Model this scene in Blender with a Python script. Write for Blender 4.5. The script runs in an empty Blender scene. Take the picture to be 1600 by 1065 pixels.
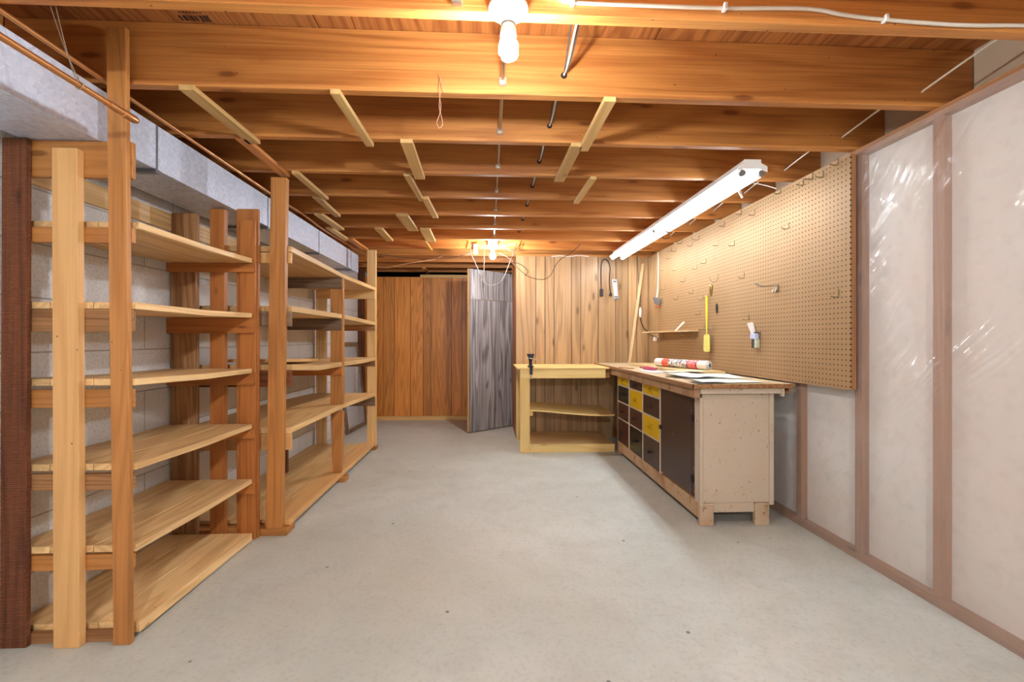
import bpy, bmesh, math, random
from mathutils import Vector, Matrix
random.seed(11)
sc = bpy.context.scene
COL = sc.collection
R = math.radians

# ---------------------------------------------------------------- camera
cd = bpy.data.cameras.new('camera'); cam = bpy.data.objects.new('camera', cd); COL.objects.link(cam)
cd.lens = 16.0; cd.sensor_width = 36.0; cd.sensor_fit = 'HORIZONTAL'
cd.shift_y = -2.5/1600; cd.clip_start = 0.02
cam.location = (0, 0, 1.10); cam.rotation_euler = (R(90), 0, R(-2.98))
sc.camera = cam
# ---------------------------------------------------------------- world, exposure, lamp strengths
w = bpy.data.worlds.new('world'); sc.world = w; w.use_nodes = True
w.node_tree.nodes['Background'].inputs[0].default_value = (0.5, 0.45, 0.4, 1)
w.node_tree.nodes['Background'].inputs[1].default_value = 0.02
vs = sc.view_settings; vs.view_transform = 'Standard'; vs.look = 'None'; vs.gamma = 1.0
vs.use_curve_mapping = False; vs.exposure = 2.13
BULB_NEAR, BULB_FILL, BULB_FAR, TUBE = 245.0, 840.0, 230.0, 8.5
# two visible bulbs, an added fill bulb and four tubes are the lamps' own glowing glass, built further down

WALLX = -1.74
JB = 2.05            # underside of the joists
JT = 2.285           # underside of the subfloor
JY = [-2.46, -2.04, -1.62, -1.20, -.78, -.36, .06, .48, .90, 1.325, 1.765, 2.185, 2.625, 3.05, 3.48, 3.905, 4.33, 4.78, 5.20, 5.62, 6.05, 6.47]

# ---------------------------------------------------------------- materials
def lin(h):
    h = h.lstrip('#'); o = []
    for i in (0, 2, 4):
        c = int(h[i:i+2], 16)/255
        o.append(c/12.92 if c <= .04045 else ((c+.055)/1.055)**2.4)
    return (*o, 1)
class NT:
    def __init__(s, name):
        s.m = bpy.data.materials.new(name); s.m.use_nodes = True
        s.t = s.m.node_tree; s.n = s.t.nodes; s.l = s.t.links
        s.b = s.n['Principled BSDF']
    def node(s, typ, **kw):
        n = s.n.new(typ)
        for k, v in kw.items():
            if hasattr(n, k): setattr(n, k, v)
            else: n.inputs[k].default_value = v
        return n
    def link(s, a, b): s.l.new(a, b)
    def math(s, op, a, b=None, clamp=False):
        n = s.n.new('ShaderNodeMath'); n.operation = op; n.use_clamp = clamp
        for i, x in enumerate((a, b)):
            if x is None: continue
            if isinstance(x, (int, float)): n.inputs[i].default_value = x
            else: s.l.new(x, n.inputs[i])
        return n.outputs[0]
    def mix(s, f, a, b, mode='MIX'):
        n = s.n.new('ShaderNodeMix'); n.data_type = 'RGBA'; n.blend_type = mode
        for i, x in ((0, f), (6, a), (7, b)):
            if isinstance(x, (int, float)): n.inputs[i].default_value = x
            elif isinstance(x, tuple): n.inputs[i].default_value = x
            else: s.l.new(x, n.inputs[i])
        return n.outputs[2]
    def ramp(s, x, lo, hi):
        n = s.n.new('ShaderNodeMapRange'); n.inputs[1].default_value = lo; n.inputs[2].default_value = hi; n.clamp = True
        s.l.new(x, n.inputs[0]); return n.outputs[0]
    def coords(s, tone=True):
        tc = s.n.new('ShaderNodeTexCoord'); out = tc.outputs['Object']
        oi = s.n.new('ShaderNodeObjectInfo'); r = s.math('MULTIPLY', oi.outputs['Random'], 37.0)
        if tone:
            at = s.n.new('ShaderNodeAttribute'); at.attribute_name = 'tone'
            r = s.math('ADD', r, s.math('MULTIPLY', at.outputs['Fac'], 19.0)); s.tone = at.outputs['Fac']
        v = s.n.new('ShaderNodeVectorMath'); v.operation = 'ADD'
        s.l.new(out, v.inputs[0]); s.l.new(r, v.inputs[1]); return v.outputs[0]
    def scaled(s, v, sc3):
        m = s.n.new('ShaderNodeMapping'); m.inputs['Scale'].default_value = sc3; s.l.new(v, m.inputs[0]); return m.outputs[0]
    def noise(s, v, scale=1, detail=3, dist=0, rough=.5):
        n = s.n.new('ShaderNodeTexNoise'); n.inputs['Scale'].default_value = scale; n.inputs['Detail'].default_value = detail
        n.inputs['Distortion'].default_value = dist; n.inputs['Roughness'].default_value = rough
        s.l.new(v, n.inputs[0]); return n.outputs['Fac']
    def bump(s, h, strength=.2, dist=.002):
        b = s.n.new('ShaderNodeBump'); b.inputs['Strength'].default_value = strength; b.inputs['Distance'].default_value = dist
        s.l.new(h, b.inputs['Height']); s.l.new(b.outputs[0], s.b.inputs['Normal'])
    def set(s, **kw):
        for k, v in kw.items():
            i = s.b.inputs[k.replace('_', ' ')]
            if isinstance(v, (int, float, tuple)): i.default_value = v
            else: s.l.new(v, i)
CACHE = {}
WOODS = {  # light, dark, ring density, ring contrast, fine contrast, knots, roughness, across scale
    'joist': ('#d6924a', '#a15a22', 9, .35, .35, .09, .55, 5),
    'subfloor': ('#c17e40', '#8f4e20', 16, .5, .4, .05, .6, 4),
    'strap': ('#dcb676', '#b98a4c', 5, .3, .3, .06, .6, 9),
    'pale': ('#dcae72', '#c28c50', 6, .3, .2, .07, .5, 7),
    'post': ('#c48646', '#965e28', 9, .35, .3, .08, .5, 9),
    'shelf': ('#ebc890', '#c69c64', 12, .45, .35, .04, .5, 6),
    'ply': ('#e4c088', '#c79a5c', 9, .4, .3, .03, .5, 5),
    'dark': ('#93552f', '#5e3018', 9, .4, .5, .08, .8, 9),
    'grey': ('#8d7258', '#5c4533', 9, .4, .5, .08, .8, 9),
    'weather': ('#b88858', '#865a34', 9, .5, .6, .06, .7, 9),
    'bench': ('#eacb86', '#cfa860', 6, .3, .3, .07, .5, 7),
    'panel': ('#b49269', '#85633c', 6, .42, .3, .10, .4, 6),
    'farpanel': ('#dc9040', '#ab6820', 17, .5, .3, .03, .4, 6),
    'doorpanel': ('#bcbabb', '#736e6e', 9, .6, .5, .09, .22, 8),
    'stick': ('#d8bd92', '#bf9a66', 5, .3, .2, .02, .5, 9),
    'stud': ('#a9764c', '#845431', 8, .3, .3, .08, .6, 8),
    'redwood': ('#bb7638', '#955220', 8, .3, .3, .05, .5, 8),
    'topboard': ('#cdb792', '#b39a72', 4, .2, .3, .0, .5, 4),
}
def wood(kind, axis):
    key = (kind, axis)
    if key in CACHE: return CACHE[key]
    li, da, k, rc, fc, kn, ro, ac = WOODS[kind]
    s = NT('wood_%s_%s' % (kind, 'xyz'[axis])); v = s.coords()
    a = [ac]*3; a[axis] = .45
    v1 = s.scaled(v, tuple(a))
    n1 = s.noise(v1, 1, 1.5, .25)
    ring = s.math('SINE', s.math('MULTIPLY', n1, k*6.283))
    ring = s.ramp(ring, -.2, 1.0)
    b = [170]*3; b[axis] = 2.5
    fine = s.noise(s.scaled(v, tuple(b)), 1, 2)
    fine = s.ramp(fine, .38, .72)
    c = [2.5]*3; c[axis] = .8
    big = s.noise(s.scaled(v, tuple(c)), 1, 3)
    f = s.math('ADD', s.math('MULTIPLY', ring, rc), s.math('MULTIPLY', fine, fc))
    f = s.math('ADD', f, s.math('MULTIPLY', s.ramp(big, .3, .7), .3), clamp=True)
    e = [42]*3; e[axis] = .9
    strk = s.ramp(s.noise(s.scaled(v, tuple(e)), 1, 3, .3), .56, .72)
    col = s.mix(f, lin(li), lin(da))
    if kn > 0:
        d = [8.5]*3; d[axis] = 2.6
        vo = s.n.new('ShaderNodeTexVoronoi'); vo.inputs['Scale'].default_value = 1; s.l.new(s.scaled(v, tuple(d)), vo.inputs[0])
        dist = s.math('ADD', vo.outputs['Distance'], s.math('MULTIPLY', fine, .02))
        halo = s.ramp(dist, kn*2.8, kn*1.0)
        core = s.ramp(dist, kn*1.5, kn*.9)
        dk = tuple(x*.5 for x in lin(da)[:3]) + (1,)
        col = s.mix(s.math('MULTIPLY', halo, .35), col, lin(da)); col = s.mix(s.math('MULTIPLY', core, .75), col, dk)
    col = s.mix(s.math('MULTIPLY', strk, .38 if kind not in ('pale', 'bench', 'strap') else .15), col, tuple(x*.6 for x in lin(da)[:3])+(1,))
    vn = s.n.new('ShaderNodeTexVoronoi'); vn.inputs['Scale'].default_value = 13; s.l.new(v, vn.inputs[0])
    col = s.mix(s.math('MULTIPLY', s.ramp(vn.outputs['Distance'], .05, .035), .75), col, lin('#3a2010'))
    tn = s.math('ADD', s.math('MULTIPLY', s.tone, .34), .83)
    cb = s.n.new('ShaderNodeCombineColor')
    for i in range(3): s.l.new(tn, cb.inputs[i])
    col = s.mix(1.0, col, cb.outputs[0], 'MULTIPLY')
    s.set(Base_Color=col, Roughness=ro)
    if kind == 'dark':
        w_ = s.n.new('ShaderNodeTexWave'); w_.bands_direction = 'Z'; w_.inputs['Scale'].default_value = 45; w_.inputs['Distortion'].default_value = 2.5
        s.l.new(v, w_.inputs[0]); s.bump(w_.outputs['Fac'], .8, .003)
        s.set(Base_Color=s.mix(s.math('MULTIPLY', w_.outputs['Fac'], .45), col, lin('#44200f')))
    else:
        s.bump(fine, .25, .0012)
    CACHE[key] = s.m; return s.m
def plain(name, col, rough=.5, metal=0, var=.0, vscale=20, bump=0, dark=None, spec=.5, coat=0):
    if name in CACHE: return CACHE[name]
    s = NT(name); c = lin(col)
    if var or bump:
        v = s.coords(False); n = s.noise(v, vscale, 4)
        if var: s.set(Base_Color=s.mix(s.math('MULTIPLY', s.ramp(n, .35, .7), var), c, lin(dark) if dark else tuple(x*.4 for x in c[:3])+(1,)))
        else: s.set(Base_Color=c)
        if bump: s.bump(n, bump, .003)
    else: s.set(Base_Color=c)
    s.set(Roughness=rough, Metallic=metal, Specular_IOR_Level=spec, Coat_Weight=coat)
    CACHE[name] = s.m; return s.m
def glow(name, col, strength):
    if name in CACHE: return CACHE[name]
    s = NT(name); s.set(Base_Color=(.9, .9, .9, 1), Emission_Color=col, Emission_Strength=strength); CACHE[name] = s.m; return s.m

def concrete():
    s = NT('concrete_floor'); v = s.coords(False)
    a = s.noise(v, .9, 5, .6, .6); b = s.noise(v, 5, 6, .5, .65); c = s.noise(v, 60, 4); d = s.noise(v, .55, 3)
    col = s.mix(s.ramp(a, .35, .65), lin('#cdd0c8'), lin('#bcbfb5'))
    col = s.mix(s.math('MULTIPLY', s.ramp(b, .45, .75), .5), col, lin('#aeafa5'))
    col = s.mix(s.math('MULTIPLY', s.ramp(d, .5, .7), .45), col, lin('#c2b6a2'))
    col = s.mix(s.math('MULTIPLY', s.ramp(c, .5, .8), .3), col, lin('#8d857c'))
    vo = s.n.new('ShaderNodeTexVoronoi'); vo.inputs['Scale'].default_value = 4.5; s.l.new(v, vo.inputs[0])
    sp = s.ramp(vo.outputs['Distance'], .045, .03)
    col = s.mix(s.math('MULTIPLY', sp, .8), col, lin('#4a4038'))
    s.set(Base_Color=col, Roughness=s.math('ADD', s.math('MULTIPLY', b, .25), .42)); s.bump(s.math('ADD', b, s.math('MULTIPLY', c, .2)), .12, .004)
    return s.m
def blocks():
    s = NT('painted_block'); tc = s.n.new('ShaderNodeTexCoord')
    sx = s.n.new('ShaderNodeSeparateXYZ'); s.l.new(tc.outputs['Object'], sx.inputs[0])
    cb = s.n.new('ShaderNodeCombineXYZ'); s.l.new(sx.outputs[1], cb.inputs[0]); s.l.new(sx.outputs[2], cb.inputs[1])
    br = s.n.new('ShaderNodeTexBrick'); s.l.new(cb.outputs[0], br.inputs[0])
    br.inputs['Scale'].default_value = 1; br.inputs['Brick Width'].default_value = .42; br.inputs['Row Height'].default_value = .21
    br.inputs['Mortar Size'].default_value = .0035; br.inputs['Mortar Smooth'].default_value = .3; br.inputs['Bias'].default_value = 0
    br.inputs['Color1'].default_value = lin('#dcdcdc'); br.inputs['Color2'].default_value = lin('#e8e8e8'); br.inputs['Mortar'].default_value = lin('#aeaaa4')
    n = s.noise(tc.outputs['Object'], 90, 4); n2 = s.noise(tc.outputs['Object'], 3, 4)
    col = s.mix(s.math('MULTIPLY', s.ramp(n, .45, .7), .3), br.outputs[0], lin('#8e887f'))
    col = s.mix(s.math('MULTIPLY', s.ramp(n2, .5, .7), .2), col, lin('#b3a898'))
    s.set(Base_Color=col, Roughness=.85)
    s.bump(s.math('SUBTRACT', s.math('MULTIPLY', n, .6), s.math('MULTIPLY', br.outputs['Fac'], 1.0)), .6, .005)
    return s.m
def galv():
    s = NT('galvanized_steel'); v = s.coords(False)
    vo = s.n.new('ShaderNodeTexVoronoi'); vo.inputs['Scale'].default_value = 75; s.l.new(v, vo.inputs[0])
    n = s.noise(s.scaled(v, (1, 2.2, .5)), 1, 3)
    bw = s.n.new('ShaderNodeRGBToBW'); s.l.new(vo.outputs['Color'], bw.inputs[0])
    col = s.mix(s.math('MULTIPLY', bw.outputs[0], .8), lin('#dde8fc'), lin('#b0bbd0'))
    col = s.mix(s.math('MULTIPLY', s.ramp(n, .6, .8), .3), col, lin('#b08a6c'))
    s.set(Base_Color=col, Metallic=.3, Roughness=s.math('ADD', s.math('MULTIPLY', bw.outputs[0], .2), .36)); s.bump(n, .15, .02)
    return s.m
def pegmat():
    s = NT('pegboard'); tc = s.n.new('ShaderNodeTexCoord'); o = tc.outputs['Object']
    sx = s.n.new('ShaderNodeSeparateXYZ'); s.l.new(o, sx.inputs[0])
    p = .0265
    def cell(x):
        f = s.math('FRACT', s.math('ADD', s.math('DIVIDE', x, p), 100.0)); return s.math('SUBTRACT', f, .5)
    fy, fz = cell(sx.outputs[1]), cell(sx.outputs[2])
    d = s.math('SQRT', s.math('ADD', s.math('MULTIPLY', fy, fy), s.math('MULTIPLY', fz, fz)))
    hole = s.ramp(d, .165, .125)
    n = s.noise(o, 2.2, 4); n2 = s.noise(o, 130, 3)
    col = s.mix(s.ramp(n, .3, .7), lin('#a58560'), lin('#997853')); col = s.mix(s.math('MULTIPLY', n2, .3), col, lin('#9c7040'))
    col = s.mix(hole, col, lin('#2a1a0e'))
    s.set(Base_Color=col, Roughness=.62, Specular_IOR_Level=.3); s.bump(s.math('SUBTRACT', 1, hole), .5, .003)
    return s.m
def filmmat():
    s = NT('clear_plastic_film')
    v = s.coords(False)
    m0 = s.n.new('ShaderNodeMapping'); m0.inputs['Rotation'].default_value = (R(-42), 0, 0); s.l.new(v, m0.inputs[0])
    mp = s.n.new('ShaderNodeMapping'); mp.inputs['Scale'].default_value = (1, 11, 1.5); s.l.new(m0.outputs[0], mp.inputs[0])
    big = s.ramp(s.noise(v, 1.7, 2), .42, .62)
    n = s.noise(mp.outputs[0], 1.0, 3, .8); n2 = s.noise(v, 7, 3, 1)
    s.set(Base_Color=lin('#e2dcd8'), Roughness=.13, Specular_IOR_Level=.8)
    s.b.inputs['Alpha'].default_value = .24
    s.bump(s.math('ADD', s.math('MULTIPLY', n, big), s.math('MULTIPLY', n2, .15)), .8, .05)
    return s.m
def insul():
    s = NT('white_insulation'); v = s.coords(False); n = s.noise(v, 1.2, 4); n2 = s.noise(v, 22, 4)
    col = s.mix(s.ramp(n, .35, .65), lin('#e6e3dd'), lin('#dccfc2')); col = s.mix(s.math('MULTIPLY', s.ramp(n2, .5, .8), .35), col, lin('#bfae9f'))
    s.set(Base_Color=col, Roughness=.8); return s.m
def paint_worn(name, base, worn, speck, amt=.5, rough=.5):
    s = NT(name); v = s.coords(False); a = s.noise(v, 3.2, 5, .5, .6); b = s.noise(v, 55, 4); c = s.noise(v, 11, 6, .3, .7)
    col = s.mix(s.math('MULTIPLY', s.ramp(a, .45, .7), amt), lin(base), lin(worn))
    col = s.mix(s.math('MULTIPLY', s.ramp(c, .58, .66), amt), col, lin(worn))
    col = s.mix(s.math('MULTIPLY', s.ramp(b, .66, .72), .8), col, lin(speck))
    s.set(Base_Color=col, Roughness=rough); s.bump(c, .1, .002); CACHE[name] = s.m; return s.m
def rollmat():
    s = NT('printed_paper_roll'); tc = s.n.new('ShaderNodeTexCoord'); sx = s.n.new('ShaderNodeSeparateXYZ'); s.l.new(tc.outputs['Object'], sx.inputs[0])
    y = s.math('MULTIPLY', sx.outputs[1], -1)    # y runs from the far end to the near end
    n = s.noise(tc.outputs['Object'], 55, 2, 1.5); pat = s.ramp(n, .47, .53); n3 = s.noise(tc.outputs['Object'], 90, 1, 1); pk = s.ramp(n3, .5, .55)
    white = lin('#e4ddd6')
    def band(lo, hi): return s.math('MULTIPLY', s.math('GREATER_THAN', y, lo), s.math('LESS_THAN', y, hi))
    col = s.mix(band(-.20, -.12), white, s.mix(pk, lin('#d8482e'), lin('#e6725a')))
    col = s.mix(band(-.12, .10), col, s.mix(pat, lin('#f0e8e4'), lin('#5b5058')))
    col = s.mix(band(.10, .20), col, s.mix(pk, lin('#e88a88'), lin('#d93a3a')))
    col = s.mix(band(.095, .105), col, lin('#8c1a2c')); col = s.mix(band(.19, .205), col, lin('#a01c30'))
    s.set(Base_Color=col, Roughness=.3); return s.m

M_CONC, M_BLOCK, M_GALV, M_PEG, M_FILM, M_INS = concrete(), blocks(), galv(), pegmat(), filmmat(), insul()
M_CREAM = paint_worn('worn_cream_paint', '#c9b8a2', '#b59a74', '#5d4430', .28)
M_CREAM2 = paint_worn('chipped_cream_paint', '#c4a27d', '#94602f', '#4c3020', .85)
M_CREAM3 = paint_worn('stained_cream_paint', '#c6ad90', '#a06a3a', '#4c3020', .5)
M_BROWN = paint_worn('brown_paint', '#462318', '#4c2a1f', '#8d7466', .3, .4)
M_DBROWN = paint_worn('dark_brown_paint', '#3b2018', '#42271e', '#85705f', .3, .4)
M_BLACK = paint_worn('black_paint', '#151516', '#28282a', '#5a5550', .3, .25)
M_YEL = paint_worn('yellow_paint', '#d8ac06', '#c79a08', '#6a5410', .4, .35)
M_METAL = plain('steel', '#b9b4ac', .3, 1)
M_ZINC = plain('zinc_hook', '#9a866a', .4, .6)
M_IRON = plain('dark_iron', '#34343a', .4, .7, .3, 30)
M_COPPER = plain('copper', '#cf9660', .33, .8, .3, 9, dark='#9a6236')
M_WHITE = plain('white_enamel', '#ece8e2', .35)
M_PORC = plain('white_porcelain', '#e9e4dc', .2)
M_CABLEW = plain('white_cable', '#e0d6c4', .45)
M_CABLEG = plain('grey_cable', '#59534c', .5)
M_CABLEB = plain('brown_cable', '#4a3527', .5)
M_BLK = plain('black_rubber', '#191614', .5)
M_WIRE = plain('wire', '#a08c74', .4, .6)

# ---------------------------------------------------------------- mesh building
class MB:
    def __init__(s): s.v = []; s.f = []; s.t = []
    def add(s, vs, fs, tone=None):
        o = len(s.v); s.v += [tuple(v) for v in vs]; t = random.random() if tone is None else tone
        for f in fs: s.f.append(tuple(i+o for i in f)); s.t.append(t)
        return s
    def hexa(s, b, t, tone=None):      # four bottom corners (ccw from above), four top corners
        return s.add(list(b)+list(t), [(3,2,1,0), (4,5,6,7), (0,1,5,4), (1,2,6,5), (2,3,7,6), (3,0,4,7)], tone)
    def box(s, x0, x1, y0, y1, z0, z1, tone=None):
        return s.hexa([(x0,y0,z0),(x1,y0,z0),(x1,y1,z0),(x0,y1,z0)], [(x0,y0,z1),(x1,y0,z1),(x1,y1,z1),(x0,y1,z1)], tone)
    def post(s, xb0, xb1, xt0, xt1, y0, y1, z0, z1, tone=None):
        return s.hexa([(xb0,y0,z0),(xb1,y0,z0),(xb1,y1,z0),(xb0,y1,z0)], [(xt0,y0,z1),(xt1,y0,z1),(xt1,y1,z1),(xt0,y1,z1)], tone)
    def mbox(s, mat, hx, hy, hz, tone=None):   # box of half sizes in a frame
        P = [mat @ Vector((x*hx, y*hy, z*hz)) for z in (-1, 1) for x, y in ((-1,-1),(1,-1),(1,1),(-1,1))]
        return s.hexa(P[:4], P[4:], tone)
    def tube(s, pts, r, n=8, cap=True, closed=False):
        pts = [Vector(p) for p in pts]; N = len(pts); rings = []
        rs = r if isinstance(r, (list, tuple)) else [r]*N
        prev = None
        for i, p in enumerate(pts):
            a = pts[(i-1) % N] if (closed or i > 0) else p; b = pts[(i+1) % N] if (closed or i < N-1) else p
            d = (b-a).normalized()
            if prev is None:
                u = d.orthogonal().normalized()
            else:
                u = (prev - d*prev.dot(d))
                u = u.normalized() if u.length > 1e-6 else d.orthogonal().normalized()
            prev = u; v = d.cross(u)
            rings.append([p + (u*math.cos(2*math.pi*k/n) + v*math.sin(2*math.pi*k/n))*rs[i] for k in range(n)])
        vs = [q for ring in rings for q in ring]; fs = []
        for i in range(N if closed else N-1):
            j = (i+1) % N
            for k in range(n): k2 = (k+1) % n; fs.append((i*n+k, i*n+k2, j*n+k2, j*n+k))
        if cap and not closed: fs.append(tuple(reversed(range(n)))); fs.append(tuple((N-1)*n+k for k in range(n)))
        return s.add(vs, fs)
    def lathe(s, c, prof, n=24, mat=None):    # prof: (radius, height) about z at c, mat rotates
        mat = mat or Matrix.Identity(3); c = Vector(c); vs = []; fs = []
        for r, z in prof:
            for k in range(n): vs.append(c + mat @ Vector((r*math.cos(2*math.pi*k/n), r*math.sin(2*math.pi*k/n), z)))
        m = len(prof)
        for i in range(m-1):
            for k in range(n): k2 = (k+1) % n; fs.append((i*n+k, i*n+k2, (i+1)*n+k2, (i+1)*n+k))
        fs.append(tuple(reversed(range(n)))); fs.append(tuple((m-1)*n+k for k in range(n)))
        return s.add(vs, fs)
    def loft(s, secs, tone=None):             # list of 4-point sections
        vs = [p for q in secs for p in q]; fs = []; m = len(secs); n = len(secs[0])
        for i in range(m-1):
            for k in range(n): k2 = (k+1) % n; fs.append((i*n+k, i*n+k2, (i+1)*n+k2, (i+1)*n+k))
        fs.append(tuple(reversed(range(n)))); fs.append(tuple((m-1)*n+k for k in range(n)))
        return s.add(vs, fs, tone)
    def build(s, name, mat, parent=None, bevel=0, smooth=False, base=None):
        root = parent
        while root is not None and root.parent is not None: root = root.parent
        if root is not None: o = root.location.copy()
        elif base is not None: o = Vector(base)
        else:
            xs, ys, zs = zip(*s.v); o = Vector(((min(xs)+max(xs))/2, (min(ys)+max(ys))/2, min(zs)))
        me = bpy.data.meshes.new(name); me.from_pydata([tuple(Vector(v)-o) for v in s.v], [], s.f)
        a = me.attributes.new('tone', 'FLOAT', 'FACE'); a.data.foreach_set('value', s.t)
        bm = bmesh.new(); bm.from_mesh(me); bmesh.ops.recalc_face_normals(bm, faces=bm.faces); bm.to_mesh(me); bm.free()
        if smooth:
            me.polygons.foreach_set('use_smooth', [True]*len(me.polygons))
            me.set_sharp_from_angle(angle=R(50))
        ob = bpy.data.objects.new(name, me); COL.objects.link(ob); me.materials.append(mat)
        if parent is None: ob.location = o
        else: ob.parent = parent
        if bevel:
            b = ob.modifiers.new('bevel', 'BEVEL'); b.width = bevel; b.segments = 1; b.limit_method = 'ANGLE'; b.angle_limit = R(50)
        return ob
def tag(o, label=None, cat=None, group=None, kind=None):
    if label: o['label'] = label
    if cat: o['category'] = cat
    if group: o['group'] = group
    if kind: o['kind'] = kind
    return o
def thing(name, loc, label, cat, group=None):
    o = bpy.data.objects.new(name, None); COL.objects.link(o); o.location = loc; o.empty_display_size = .05
    return tag(o, label, cat, group)
def struct(o): o['kind'] = 'structure'; return o
def bez(pts, n=6):     # catmull-rom through the points
    P = [Vector(p) for p in pts]; P = [P[0]*2-P[1]] + P + [P[-1]*2-P[-2]]; out = []
    for i in range(1, len(P)-2):
        for k in range(n):
            t = k/n; a, b, c, d = P[i-1:i+3]
            out.append(.5*((2*b)+(c-a)*t+(2*a-5*b+4*c-d)*t*t+(3*b-a-3*c+d)*t**3))
    out.append(P[-2]); return out
def wirething(name, pts, r, mat, label, cat, group=None, n=6, smooth=6, seg=None):
    m = MB(); m.tube(bez(pts, smooth) if smooth else pts, r, n)
    return tag(m.build(name, mat, smooth=True), label, cat, group)

# ================================================================ THE SETTING
YB, YF = -2.6, 7.4
struct(MB().box(WALLX-.2, 2.1, YB, YF, -.1, 0).build('floor', M_CONC))
struct(MB().box(WALLX-.2, WALLX, YB, YF, 0, JB).build('wall_left', M_BLOCK))
struct(MB().box(WALLX-.2, WALLX-.04, YB, YF, JB, JT+.02).build('wall_left_rim', wood('joist', 1)))
struct(MB().box(1.99, 2.1, YB, YF, 0, JT+.02).build('wall_right', plain('tan_board', '#d8c4a6', .8, 0, .15, 6)))
struct(MB().box(WALLX-.2, 2.1, YB-.1, YB, 0, JT).build('wall_front', plain('wall_front_paint', '#e4ded4', .8)))
struct(MB().box(WALLX-.2, 2.1, YF, YF+.1, 0, JT).build('wall_outer', plain('wall_outer_paint', '#2b2622', .9)))
cm = MB(); x = WALLX-.2                                  # plywood subfloor sheets running along the room
for k in range(4):
    x1 = min(x+1.3, 2.1); cm.box(x, x1-.004, YB, YF, JT, JT+.02); x = x1
cm.box(WALLX-.2, 2.1, YB, YF, JT+.021, JT+.05)
ceil = struct(cm.build('ceiling', wood('subfloor', 1)))
# inked mill stamp on the subfloor
st = MB()
for i, (a, b) in enumerate([(-1.135,-1.128),(-1.120,-1.108),(-1.102,-1.098),(-1.094,-1.084),(-1.079,-1.072),(-1.060,-1.052),(-1.048,-1.041),(-1.037,-1.030)]):
    st.box(a, b, 1.725, 1.752, JT-.0012, JT-.0006)
st.box(-1.064, -1.026, 1.7225, 1.7248, JT-.0012, JT-.0006); st.box(-1.064, -1.026, 1.7535, 1.756, JT-.0012, JT-.0006)
for i in range(7): st.box(-1.12+i*.012, -1.113+i*.012, 1.706, 1.711, JT-.0012, JT-.0006)
tag(st.build('ink_stamp', plain('black_ink', '#2a1512', .8), ceil), 'black ink stamp bars')
# panelled partition on the right (back wall of the bench), its return wall and the far wall
def panelwall(name, kind, grooves, x0, x1, y, z0, z1, th=.008, yback=.012):
    m = MB(); g = [x0]+grooves+[x1]
    for a, b in zip(g[:-1], g[1:]): m.box(a+.0035, b-.0035, y, y+th, z0, z1, random.uniform(0, 1.3))
    m.box(x0, x1, y+th, y+th+yback, z0, z1, -2.0)
    return struct(m.build(name, wood(kind, 2)))
panelwall('wall_back', 'panel', [.529,.632,.734,.929,1.031,1.230,1.430,1.575,1.672,1.80,1.90], .306, 1.985, 5.05, .0, 2.025)
struct(MB().box(.306, 1.985, 5.05, 5.14, 2.025, JB).build('trim_1', wood('joist', 0)))
m = MB()
for a, b in ((5.074, 5.35), (5.353, 5.56), (5.563, 5.79)): m.box(.306, .314, a, b, 0, JB)
struct(m.build('wall_partition', wood('redwood', 2)))
struct(MB().box(.302, .34, 5.792, 5.84, 0, JB).build('trim_2', wood('redwood', 2)))
panelwall('wall_far', 'farpanel', [-1.56,-1.434,-1.284,-1.066,-.892,-.788,-.505,-.364,-.2,-.05,.1,.25,.4,.6,.8,1.0,1.3,1.6], WALLX, 1.99, 6.30, .0, 1.955)
struct(MB().box(-1.66, .6, 6.262, 6.30, 0, .052, .9).build('baseboard_far', wood('strap', 0)))
struct(MB().box(-.93, .6, 6.275, 6.30, 1.945, 1.985, .3).build('trim_3', wood('strap', 0)))
struct(MB().box(WALLX, -1.665, 6.17, 6.25, 0, JB, .1).build('trim_4', wood('dark', 2)))
# right wall: plates, studs, insulation
struct(MB().box(1.88, 1.895, YB, 5.0, .04, 2.01).build('wall_right_insulation', M_INS))
struct(MB().box(1.842, 1.93, YB, 5.04, 2.01, JB, .55).build('trim_5', wood('stud', 1)))
struct(MB().box(1.842, 1.93, YB, 5.04, 0, .042, .4).build('trim_6', wood('stud', 1)))
for i, y in enumerate([-2.4, -1.98, -1.56, -1.14, -.72, -.30, .12, .54, .96, 1.37, 1.75, 2.152, 2.588, 3.0, 3.42, 3.84, 4.26, 4.68]):
    lab = {10: 'vertical wall stud behind clear plastic in front of the pegboard', 11: 'vertical wall stud at the near edge of the pegboard', 12: 'vertical wall stud behind clear plastic beside the workbench end'}.get(i)
    o = MB().box(1.842, 1.879, y, y+.047, .042, 2.01).build('wall_stud', wood('stud', 2), bevel=.002)
    tag(o, lab or 'wall stud of the right-hand wall hidden from view', 'stud', 'studs of the right-hand wall')
struct(MB().box(1.80, 1.841, 4.712, 5.048, 0, 2.02, .6).build('wall_corner_panel', wood('panel', 2)))
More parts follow.
